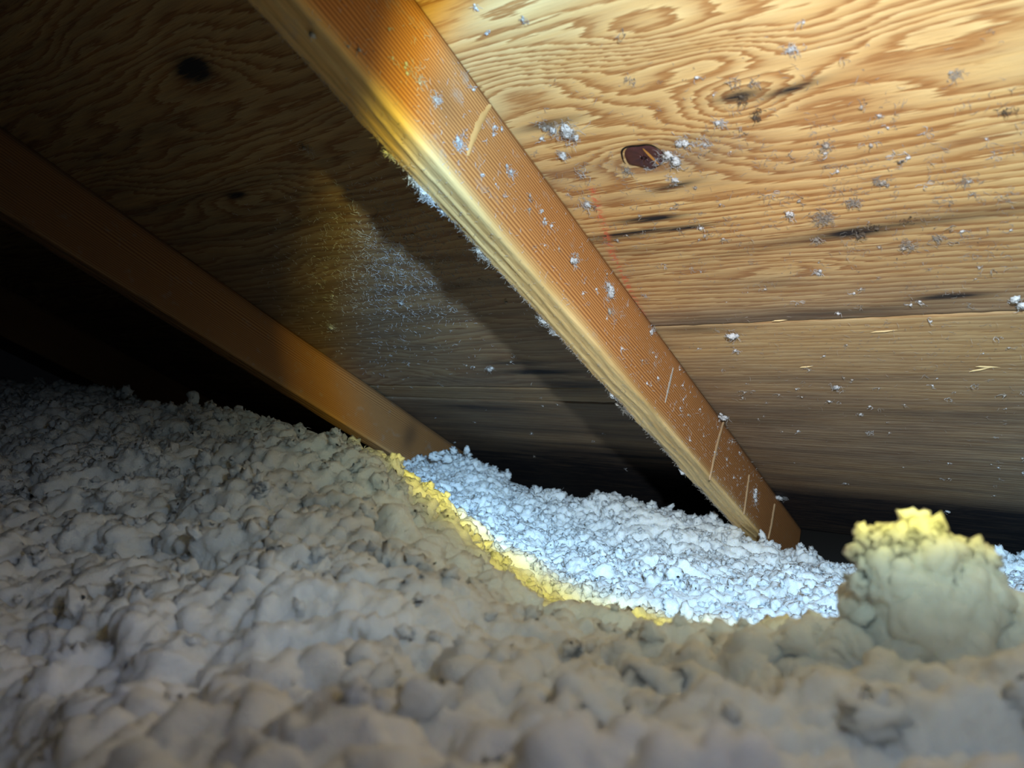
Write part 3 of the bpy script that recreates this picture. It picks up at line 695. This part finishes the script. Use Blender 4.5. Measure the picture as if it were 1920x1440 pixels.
G_, D_ = M_LINT_G, M_LINT_D
T = [
 ('deck', 1062, 244, .027, 'largest white fluffy tuft on the plywood, left of the dark knot', dict(blobs=7, strands=40)),
 ('deck', 1028, 238, .014, 'dark-edged tuft joined to the left of the largest white one', dict(blobs=1, strands=24, mat=G_)),
 ('deck', 1056, 290, .013, 'white ball of lint hanging under the largest white tuft', dict(blobs=4, flat=0)),
 ('deck', 1090, 325, .016, 'thin strand of fibre trailing below the white ball of lint', dict(blobs=0, strands=14, droop=2.2)),
 ('deck', 1098, 380, .018, 'star-shaped grey wisp beside the red chalk line', dict(blobs=1, strands=18, droop=1.4)),
 ('deck', 1112, 388, .010, 'small dark strand right of the star-shaped wisp', dict(blobs=0, strands=10, mat=D_, rot=1.4)),
 ('deck', 1257, 292, .025, 'long white tuft hanging just right of the dark knot', dict(blobs=3, strands=34, droop=1.8)),
 ('deck', 1262, 335, .013, 'lower end of the long tuft, resting on a blue-black stain', dict(blobs=2, strands=22, droop=1.0)),
 ('deck', 1283, 264, .016, 'white matted fibres up and right of the dark knot', dict(blobs=2, strands=30, flat=.8)),
 ('deck', 1318, 265, .013, 'second matted white wisp further right of the knot', dict(blobs=1, strands=24, flat=.8)),
 ('deck', 1176, 318, .011, 'curly grey wool clinging to the lower left rim of the knot', dict(blobs=1, strands=34, flat=.6, mat=G_)),
 ('deck', 1215, 312, .009, 'white frayed fibres on the bottom rim of the knot', dict(blobs=1, strands=26, flat=.6)),
 ('deck', 893, 14, .007, 'small white ball near the top border, right of the rafter', dict(blobs=3, strands=6)),
 ('deck', 981, 36, .008, 'whitish speck with a long tail near the top border', dict(blobs=2, strands=8, mat=G_)),
 ('deck', 914, 58, .006, 'tiny white flake under the ball at the top border', dict(blobs=1, strands=6)),
 ('deck', 1183, 150, .013, 'thin upright grey streak of lint on bright wild grain', dict(blobs=0, strands=12, droop=2.5, mat=G_)),
 ('deck', 1378, 150, .012, 'dusty upright wisp above the blue-black stain, left prong', dict(blobs=0, strands=14, droop=2, mat=G_)),
 ('deck', 1414, 152, .011, 'dusty upright wisp above the blue-black stain, right prong', dict(blobs=0, strands=14, droop=2, mat=G_)),
 ('deck', 1392, 182, .012, 'dark tangled tuft lying in the upper blue-black stain', dict(blobs=1, strands=22, mat=D_)),
 ('deck', 1418, 216, .012, 'brown curled tuft below the upper blue-black stain', dict(blobs=1, strands=22, mat=D_)),
 ('deck', 1350, 228, .011, 'pale lacy patch left of the brown curled tuft', dict(blobs=1, strands=26, flat=.7)),
 ('deck', 1485, 92, .013, 'pale dusty patch high on the bright plywood', dict(blobs=2, strands=24, flat=.7, mat=M_LINT)),
 ('deck', 1793, 138, .010, 'faint pale patch high near the right side', dict(blobs=1, strands=24, flat=.8, mat=G_)),
 ('deck', 1888, 208, .013, 'dark twig-like strand slanting near the right border', dict(blobs=0, strands=12, droop=3, mat=D_, rot=-.7)),
 ('deck', 1548, 272, .013, 'ring-shaped dry fibre loop in the middle of tight grain', dict(blobs=1, strands=26, mat=G_)),
 ('deck', 1688, 301, .007, 'small round brown pellet on tight grain', dict(blobs=3, strands=4, mat=D_, flat=0)),
 ('deck', 1645, 338, .012, 'grey tuft with a bright dot, below the round pellet', dict(blobs=2, strands=22, mat=G_)),
 ('deck', 1810, 340, .012, 'slanting grey strand right of the round pellet', dict(blobs=0, strands=16, droop=2, mat=G_, rot=-.5)),
 ('deck', 1822, 362, .007, 'small grey curl at the lower end of the slanting strand', dict(blobs=1, strands=14, mat=G_)),
 ('deck', 1600, 378, .015, 'square lacy web of grey fibre', dict(blobs=0, strands=46, flat=.7, mat=G_)),
 ('deck', 1545, 405, .020, 'largest lacy web of grey fibre, left of the square one', dict(blobs=0, strands=64, flat=.7, mat=G_)),
 ('deck', 1480, 402, .013, 'pale spindle-shaped tuft casting a dark tail', dict(blobs=2, strands=16, droop=1.6)),
 ('deck', 1530, 448, .013, 'slanting white-flecked tuft on the long grey stain', dict(blobs=1, strands=22, mat=G_)),
 ('deck', 1612, 438, .013, 'dark knotty tuft with a bright white fleck on the long grey stain', dict(blobs=2, strands=26, mat=D_)),
 ('deck', 1640, 425, .009, 'small dark tuft right of the knotty one on the stain', dict(blobs=1, strands=18, mat=D_)),
 ('deck', 1702, 458, .014, 'spiky grey tuft below the long grey stain', dict(blobs=1, strands=34, mat=G_)),
 ('deck', 1760, 445, .013, 'feathery grey web right of the spiky tuft', dict(blobs=0, strands=30, mat=G_, flat=.7)),
 ('deck', 1702, 412, .009, 'thin dark branching wisp above the spiky tuft', dict(blobs=0, strands=12, mat=D_)),
 ('deck', 1532, 508, .011, 'round fuzzy tuft at the end of a curved brown grain', dict(blobs=2, strands=20)),
 ('deck', 1376, 628, .022, 'blue-white rag of fibre hanging just under the plywood seam', dict(blobs=5, strands=18, droop=1.6, flat=0)),
 ('deck', 1380, 655, .013, 'thin tip hanging from the blue-white rag', dict(blobs=1, strands=12, droop=3, flat=0)),
 ('deck', 1568, 726, .017, 'small blue-white droplet of lint on grey plywood', dict(blobs=3, strands=16, flat=.2)),
 ('deck', 1613, 776, .010, 'short white tick of lint below the droplet', dict(blobs=2, strands=6, droop=2)),
 ('deck', 1357, 779, .022, 'pale cocoon-like lump standing off the wood beside the rafter', dict(blobs=6, strands=6, flat=0)),
 ('deck', 1915, 562, .020, 'pale pebble-like lump cut by the right border', dict(blobs=5, strands=6, flat=0)),
 ('deck', 1208, 552, .011, 'little white twig beside the bright rafter', dict(blobs=0, strands=7, flat=.2)),
 ('deck', 1630, 810, .016, 'flat pale sliver of fibre on the dark lower plywood', dict(blobs=0, strands=10, rot=1.4)),
 ('deck', 1585, 905, .012, 'tiny white comma of lint low on the dark plywood', dict(blobs=1, strands=5, rot=1.2)),
 ('deck', 1776, 958, .012, 'white fleck low on the black plywood above the tall tuft', dict(blobs=2, strands=5)),
 ('deck', 1462, 932, .026, 'bright white crumbly tuft at the foot of the bright rafter', dict(blobs=7, strands=14, flat=.2)),
 ('side', 1413, 930, .022, 'white crumbly streak on the foot of the bright rafter', dict(blobs=7, strands=12, droop=1.5)),
 ('deck', 918, 688, .020, 'white hanging scrap of fibre on the shaded sheathing between the rafters', dict(blobs=4, strands=14, droop=2.2, flat=0)),
 ('deck', 580, 278, .016, 'dim crescent of lint on the dark sheathing left of the bright rafter', dict(blobs=1, strands=18, mat=G_)),
 ('deck', 752, 566, .014, 'bright fleck at the shadow edge between the rafters', dict(blobs=2, strands=10)),
 ('deck', 620, 610, .020, 'frayed tuft with a dark stem next to the dim rafter', dict(blobs=1, strands=24)),
 ('under', 585, 60, .009, 'white dab of lint on the pale underside near the top border', dict(blobs=3, strands=8)),
 ('side', 764, 131, .009, 'greenish-white dab beside the yellow beam edge on the rafter', dict(blobs=3, strands=6)),
 ('side', 785, 150, .011, 'pale smear of fibre right of the greenish-white dab', dict(blobs=0, strands=18, flat=.7)),
 ('side', 815, 185, .013, 'pale web of lint on the upper rafter face', dict(blobs=0, strands=26, flat=.7)),
 ('side', 858, 270, .013, 'white frayed cluster beside the lifted splinter', dict(blobs=2, strands=34, flat=.5)),
 ('side', 955, 325, .013, 'upright white wisp on the rafter face', dict(blobs=2, strands=20, droop=1.2)),
 ('side', 903, 328, .006, 'small grey pellet left of the upright wisp', dict(blobs=2, strands=3)),
 ('side', 1021, 420, .008, 'small blue-grey ball on the middle of the rafter face', dict(blobs=3, strands=4)),
 ('side', 1012, 393, .008, 'small grey flake above the blue-grey ball', dict(blobs=2, strands=5)),
 ('side', 1075, 488, .016, 'long pale tuft at mid rafter', dict(blobs=3, strands=22, droop=1.4)),
 ('side', 1139, 545, .022, 'biggest ragged white tuft on the rafter face', dict(blobs=5, strands=40, droop=.8)),
 ('side', 1142, 585, .014, 'grey spindle of dust under the biggest rafter tuft', dict(blobs=2, strands=12, droop=2.4, mat=G_)),
 ('side', 1222, 620, .013, 'fuzzy tuft on the right arris of the rafter near the seam', dict(blobs=3, strands=20)),
 ('side', 1232, 711, .008, 'little blue-white ball low on the rafter face', dict(blobs=3, strands=2)),
 ('side', 1362, 860, .008, 'little white dot near the foot of the rafter face', dict(blobs=2, strands=2)),
 ('edge', 800, 368, .017, 'thick blue-grey fur on the lower left arris of the bright rafter', dict(blobs=6, strands=110, flat=.2, r=.00022)),
 ('edge', 778, 345, .014, 'upper end of the blue-grey fur on the arris', dict(blobs=4, strands=70, flat=.2, r=.00022)),
 ('edge', 824, 402, .010, 'hanging drop of fluff at the lower end of the blue-grey fur', dict(blobs=4, strands=20, flat=0)),
 ('edge', 728, 292, .011, 'whitish fuzz high on the lower left arris', dict(blobs=3, strands=40, flat=.3, r=.00022)),
 ('edge', 1008, 604, .014, 'cream clotted fluff hanging off the middle of the lower arris', dict(blobs=7, strands=40, flat=.1)),
 ('edge', 1026, 624, .012, 'stringy fringe right below the cream clotted fluff', dict(blobs=1, strands=40, flat=.1, r=.00022)),
 ('edge', 1138, 743, .014, 'single white bead low on the lower left arris', dict(blobs=4, strands=3, flat=0)),
 ('edge', 1160, 770, .018, 'grey fringe under the single white bead', dict(blobs=1, strands=30, flat=.1, mat=G_)),
 ('edge', 893, 480, .018, 'grey fuzz on the arris above the cream clotted fluff', dict(blobs=2, strands=44, flat=.3, mat=G_, r=.00022)),
 ('edge', 1272, 884, .018, 'white flake on the arris just above the lit insulation', dict(blobs=3, strands=5)),
]
for t in T:
    add_tuft(t[0], t[1], t[2], t[3], t[4], **t[5])

# pale splinters on the sheathing
def splinter(x, y, L, rot, label, wd=.0012):
    p, nrm = place('deck', x, y)
    V = [(-L / 2, 0, .0002), (-L * .2, wd, .0002), (L * .3, wd * .8, .0006), (L / 2, 0, .0014), (L * .3, -wd * .7, .0005), (-L * .2, -wd * .6, .0002), (0, 0, .0016)]
    Fq = [(0, 1, 6, 6), (1, 2, 6, 6), (2, 3, 6, 6), (3, 4, 6, 6), (4, 5, 6, 6), (5, 0, 6, 6)]
    me = bpy.data.meshes.new('wood_splinter'); me.from_pydata(V, [], [f[:3] for f in Fq] + [(0, 5, 4, 3, 2, 1)]); me.materials.append(M_SPLINT)
    o = bpy.data.objects.new('wood_splinter', me); link(o)
    o.matrix_world = DECK @ Matrix.Translation(Vector(p)) @ orient(nrm) @ Matrix.Rotation(rot, 4, 'Z')
    tag(o, label, 'splinter', 'wood splinters on the lower sheet')
splinter(1658, 620, .026, 0.05, 'thin pale wood splinter lying level, just below the seam')
splinter(1838, 692, .022, .35, 'left one of two crossed pale splinters near the right border', .0016)
splinter(1852, 687, .022, -.15, 'right one of two crossed pale splinters near the right border', .0016)
splinter(1512, 687, .016, .1, 'short split brown splinter in the middle of grey plywood', .0018)
splinter(1462, 600, .016, 0, 'cream torn sliver right on the plywood seam', .0012)

# small lint flecks: individuals that nothing tells apart, in four groups
def fleck_meshes(prefix, mat, n=7):
    out = []
    for k in range(n):
        rs = np.random.RandomState(300 + k)
        parts = [tubes([curl((rs.normal() * .0008, rs.normal() * .0008, .0003), .0035 + .004 * rs.rand(), (rs.normal(), rs.normal() + .4, .25), .7, 5, rs) for _ in range(3 + k % 4)], [.00022] * (3 + k % 4))]
        if k % 2 == 0: parts.append(blob((0, 0, .0006), .0011, k, 7, (1, 1.3, .7), .7))
        me = mesh_np(prefix, *merge(parts), mat)
        for v_ in me.vertices: v_.co.z = abs(v_.co.z)
        out.append(me)
    return out
FL = fleck_meshes('lint_fleck', M_LINT); FG = fleck_meshes('lint_fleck', M_LINT_G)
def fleck(p, nrm, me, sc, rot, label, group):
    o = bpy.data.objects.new('lint_fleck', me); link(o)
    o.matrix_world = DECK @ Matrix.Translation(Vector(p)) @ orient(nrm) @ Matrix.Rotation(rot, 4, 'Z') @ Matrix.Scale(sc, 4)
    tag(o, label, 'lint', group)
def scatter(nw, region, lab, grp, surf, grey=.5, smin=.6, smax=1.5):
    k = 0
    while k < nw:
        if region: x = rng.uniform(region[0], region[2]); y = rng.uniform(region[1], region[3])
        if surf == 'deck':
            (u, v_, w__), nr = place('deck', x, y)
            if region[0] >= 800 and u < UR + .004 and grp.find('between') < 0: continue
            if grp.find('between') >= 0 and (u > UR - WR - .01 or u < UR - SP + .01): continue
            if v_ > 1.18 or abs(v_ - 1.596 * D) < .003: continue
            if 'uppermost' not in lab and grp.find('upper') >= 0 and rng.rand() > .15 + .85 * np.clip((y - 120) / 180, 0, 1): continue
        elif surf == 'side':
            t = rng.rand(); v_ = -.05 + 1.15 * t ** .8; w__ = W0 + .004 + rng.rand() * (D - W0 - .008); u = UR; nr = (1, 0, 0)
        else:
            v_ = .2 + .95 * rng.rand(); u = UR - WR + rng.rand() * WR; w__ = W0 - .0012; nr = (0, 0, -1)
        me = (FG if rng.rand() < grey else FL)[rng.randint(7)]
        fleck((u, v_, w__), nr, me, rng.uniform(smin, smax), rng.uniform(0, 6.28), lab, grp); k += 1
scatter(95, (880, 40, 1919, 590), 'small fleck of lint stuck to the honey coloured plywood sheet', 'lint flecks on the upper sheet', 'deck', .6, .6, 1.5)
scatter(60, (1240, 600, 1919, 940), 'small fleck of lint stuck to the grey lower plywood sheet', 'lint flecks on the lower sheet', 'deck', .6, .6, 1.5)
scatter(55, (620, 380, 1250, 900), 'small pale fleck on the shaded sheathing between the two rafters', 'lint flecks between the rafters', 'deck', .35, .7, 1.6)
scatter(80, None, 'small fleck of lint on the brown side face of the bright rafter', 'lint flecks on the rafter side', 'side', .25, .6, 1.3)

# fuzz nobody could count: dense short fibres on the sheathing, rafter and its arris
def fuzz(name, n, gen, L, r, mat, parent, label, m=5):
    paths = []; rr = []
    for _ in range(n):
        p, nr = gen()
        nr = np.array(nr, float)
        t = rng.normal(size=3); t -= nr * (t @ nr) * .8
        c = curl(np.array(p) + nr * .0003, L * (.4 + rng.rand()), t, .55, m)
        h = (c - np.array(p)) @ nr; c = c + np.outer(np.clip(.0003 - h, 0, None), nr)
        paths.append(c); rr.append(r * (.6 + .8 * rng.rand()))
    v_, f_ = tubes(paths, rr)
    o = in_deck(name, v_, f_, mat, parent); tag(o, label, kind='stuff'); return o
def gen_between():
    while True:
        x = 740 + rng.normal() * 105; y = 510 + rng.normal() * 85
        (u, v_, w__), nr = place('deck', x, y)
        if UR - SP + .01 < u < UR - WR - .01 and v_ < 1.15: return (u, v_, w__), nr
def gen_upper():
    while True:
        x = rng.uniform(1000, 1919); y = 400 + rng.normal() * 130
        (u, v_, w__), nr = place('deck', x, y)
        if u > UR + .005 and v_ < 1.596 * D - .004 and y > 60 and perlin(np.array([[u * 55, v_ * 40, 2.0]]))[0] > rng.uniform(-.1, .35): return (u, v_, w__), nr
def gen_lower():
    while True:
        x = rng.uniform(1250, 1919); y = rng.uniform(600, 880) if rng.rand() < .3 else 600 + abs(rng.normal()) * 80
        (u, v_, w__), nr = place('deck', x, y)
        if u > UR + .005 and 1.596 * D + .004 < v_ < 1.15: return (u, v_, w__), nr
def gen_side():
    v_ = rng.uniform(.05, 1.15); return (UR, v_, W0 + .003 + (rng.rand() ** 1.3) * (D - W0 - .006)), (1, 0, 0)
def gen_arris():
    v_ = rng.uniform(.1, 1.2); a = rng.rand()
    return (UR - WR + .0015 + a * .004, v_, W0 + .0008), (-.6, 0, -.8)
def gen_under():
    v_ = rng.uniform(.2, 1.2); return (UR - rng.rand() * WR, v_, W0 - .0014), (0, 0, -1)
fuzz('dusty_fuzz', 2600, gen_between, .0065, .00024, M_LINT, ceiling, 'glinting fuzz on the sheathing between the rafters')
fuzz('dusty_fuzz', 1800, gen_upper, .0055, .00016, M_LINT_G, ceiling, 'fine grey fuzz on the upper sheet')
fuzz('dusty_fuzz', 450, gen_lower, .0055, .00016, M_LINT_G, ceiling, 'fine grey fuzz on the lower sheet')
fuzz('side_fuzz', 900, gen_side, .005, .00017, M_LINT, r1, 'fine white fuzz on the side face')
fuzz('arris_fuzz', 2200, gen_arris, .0045, .00018, M_LINT_G, r1, 'shaggy fuzz along the lower arris')
fuzz('underside_fuzz', 450, gen_under, .004, .00016, M_LINT_G, r1, 'sparse fuzz on the underside')

# flakes and curls of wool standing out of the heap: real lumps over the surface
BASES = [blob((0, 0, 0), 1.0, 60 + k, 12, (1, 1, .7), .95) for k in range(14)]
def flakes(name, Pp, Nn, size, parent, mat, label, seed):
    rs = np.random.RandomState(seed)
    nvb = len(BASES[0][0]); V = []; Fq = []
    kind = rs.randint(0, len(BASES), len(Pp))
    for k in range(len(BASES)):
        sel = np.where(kind == k)[0]; m = len(sel)
        if not m: continue
        q = rs.normal(size=(m, 4)); q /= np.linalg.norm(q, axis=1)[:, None]; w_, x, y, z = q.T
        Rm = np.stack([1 - 2 * (y * y + z * z), 2 * (x * y - z * w_), 2 * (x * z + y * w_), 2 * (x * y + z * w_), 1 - 2 * (x * x + z * z), 2 * (y * z - x * w_), 2 * (x * z - y * w_), 2 * (y * z + x * w_), 1 - 2 * (x * x + y * y)], -1).reshape(m, 3, 3)
        sc = size[sel][:, None] * (.7 + .7 * rs.rand(m, 3))
        loc = BASES[k][0][None] * sc[:, None, :]
        v_ = np.einsum('mij,mvj->mvi', Rm, loc) + (Pp[sel] + Nn[sel] * (size[sel] * rs.uniform(-.35, .35, m))[:, None])[:, None, :]
        o0 = sum(len(a_) for a_ in V)
        V.append(v_.reshape(-1, 3))
        Fq.append((BASES[k][1][None] + (np.arange(m) * nvb)[:, None, None] + o0).reshape(-1, 4))
    o = in_deck(name, np.concatenate(V), np.concatenate(Fq), mat, parent)
    return tag(o, label, kind='stuff')
cand = np.where(used)[0]; gx = P[cand]
dd_ = gx[:, 1]
wgt = ((np.abs(gx[:, 0]) < .74 * dd_ + .02) & (dd_ > .22)).astype(float) * np.clip((dd_ - .30) / .35, .12, 1.4); wgt /= wgt.sum()
sel = rng.choice(cand, 9000, p=wgt)
pat = perlin(P[sel] / .05 + 7)
size = (.0024 + .0040 * rng.rand(len(sel)) ** 2) * (1 + .55 * pat) * np.clip(1.35 - .25 * P[sel][:, 1], .9, 1.35)
flakes('wool_flakes', P[sel], NRM[sel], size, ins, M_WOOL, None, 5)
# a few larger ragged tips that stand up along the far edge of the lit heap
tips = [(868, 848, 1.40), (822, 862, 1.38), (940, 884, 1.42), (1003, 915, 1.40), (1112, 938, 1.33), (1165, 934, 1.31), (1215, 950, 1.31), (1300, 978, 1.24), (1345, 985, 1.22), (1432, 1016, 1.17), (1505, 1040, 1.14), (1560, 1072, 1.1), (1880, 1045, 1.02), (1905, 1052, 1.02), (360, 755, 1.1), (395, 770, 1.05), (230, 745, 1.2)]
tp = np.array([gpt(*t_) for t_ in tips for _ in range(3)]) + rng.normal(size=(3 * len(tips), 3)) * .007
flakes('wool_tips', tp, np.tile([0, 0, 1.0], (len(tp), 1)), rng.uniform(.006, .011, len(tp)), ins, M_WOOL, None, 8)
sel = rng.choice(cand, 5200, p=wgt)
paths = []; rr = []
for i in sel:
    n_ = NRM[i]
    paths.append(curl(P[i] - n_ * .001, .005 + .009 * rng.rand() ** 2, n_ * 1.0 + rng.normal(size=3) * .7, .7, 5)); rr.append(.00055 * (.5 + rng.rand()))
v_, f_ = tubes(paths, rr)
o = in_deck('loose_curls', v_, f_, M_WOOL, ins); tag(o, kind='stuff')

# blurred knobs on the crest of the tall tuft
kn = [(1620, 1004), (1634, 1002), (1650, 1006), (1668, 1014), (1688, 1012), (1705, 1004), (1722, 994), (1738, 992), (1754, 998), (1772, 1006), (1618, 1030), (1622, 1056), (1800, 1018), (1822, 1032), (1845, 1050), (1612, 1085), (1862, 1085)]
kp = np.array([gpt(x_, y_ + 5, .331) for x_, y_ in kn])
crest = flakes('crest_knobs', kp, np.tile([0, 0, 1.0], (len(kp), 1)), rng.uniform(.0052, .0078, len(kp)), None, M_WOOL, 'knobbly yellow-lit crest', 9)
crest.matrix_world = GM
tall = bpy.data.objects['insulation_clump']; bpy.context.view_layer.update()
crest.parent = tall; crest.matrix_parent_inverse = tall.matrix_world.inverted()

# dark bits of debris lying on the insulation, and a broken stalk behind the tall tuft
pk = P @ np.linalg.inv(Mg).T                            # insulation in camera coords, for dropping things onto it
pxs = 960 + F * pk[:, 0] / pk[:, 2]; pys = 720 + F * pk[:, 1] / pk[:, 2]
def on_wool(x, y):
    d_ = np.hypot(pxs - x, pys - y); near = np.where((d_ < 5) & used & (pk[:, 2] > .05))[0]
    if len(near) == 0: near = np.array([np.argmin(d_ + (~used) * 1e6)])
    return near[np.argmin(pk[near, 2])]
for (x, y, s, lab) in ((692, 1045, .007, 'dark needle-like chip on dim insulation left of centre'), (804, 1060, .006, 'dark chip closest below the lit hollow'), (772, 1132, .006, 'flat black chip in the middle of dim insulation'),
                       (1092, 1098, .004, 'black crumb on the yellow-lit rim'), (1080, 1032, .004, 'black crumb in the brightest part of the lit insulation'), (1101, 1076, .004, 'black crumb at the lower edge of the lit insulation'), (265, 872, .008, 'short dark needle on the dim left mound')):
    i = on_wool(x, y)
    v_, f_ = tubes([curl((0, 0, 0), s, (1, .3, .1), .15, 5)], [s * .12], 4)
    o = bpy.data.objects.new('debris_chip', mesh_np('debris_chip', v_, f_, M_DARK)); link(o)
    o.matrix_world = GM @ Matrix.Translation(Vector(P[i] + NRM[i] * .0008)) @ Matrix.Rotation(rng.uniform(0, 6.28), 4, 'Z')
    tag(o, lab, 'debris', 'dark chips on the insulation')
g0 = gpt(1650, 984, .42); g1 = gpt(1706, 990, .40)
v_, f_ = tubes([np.array([g0 + (g1 - g0) * t + np.array([0, 0, .0004 * math.sin(3 * t)]) for t in np.linspace(0, 1.3, 7)])], [.0006], 5)
o = in_deck('dry_stalk', v_, f_, M_SPLINT); o.matrix_world = GM
tag(o, 'thin dry stalk poking out behind the yellow crest of the tall tuft', 'stalk')
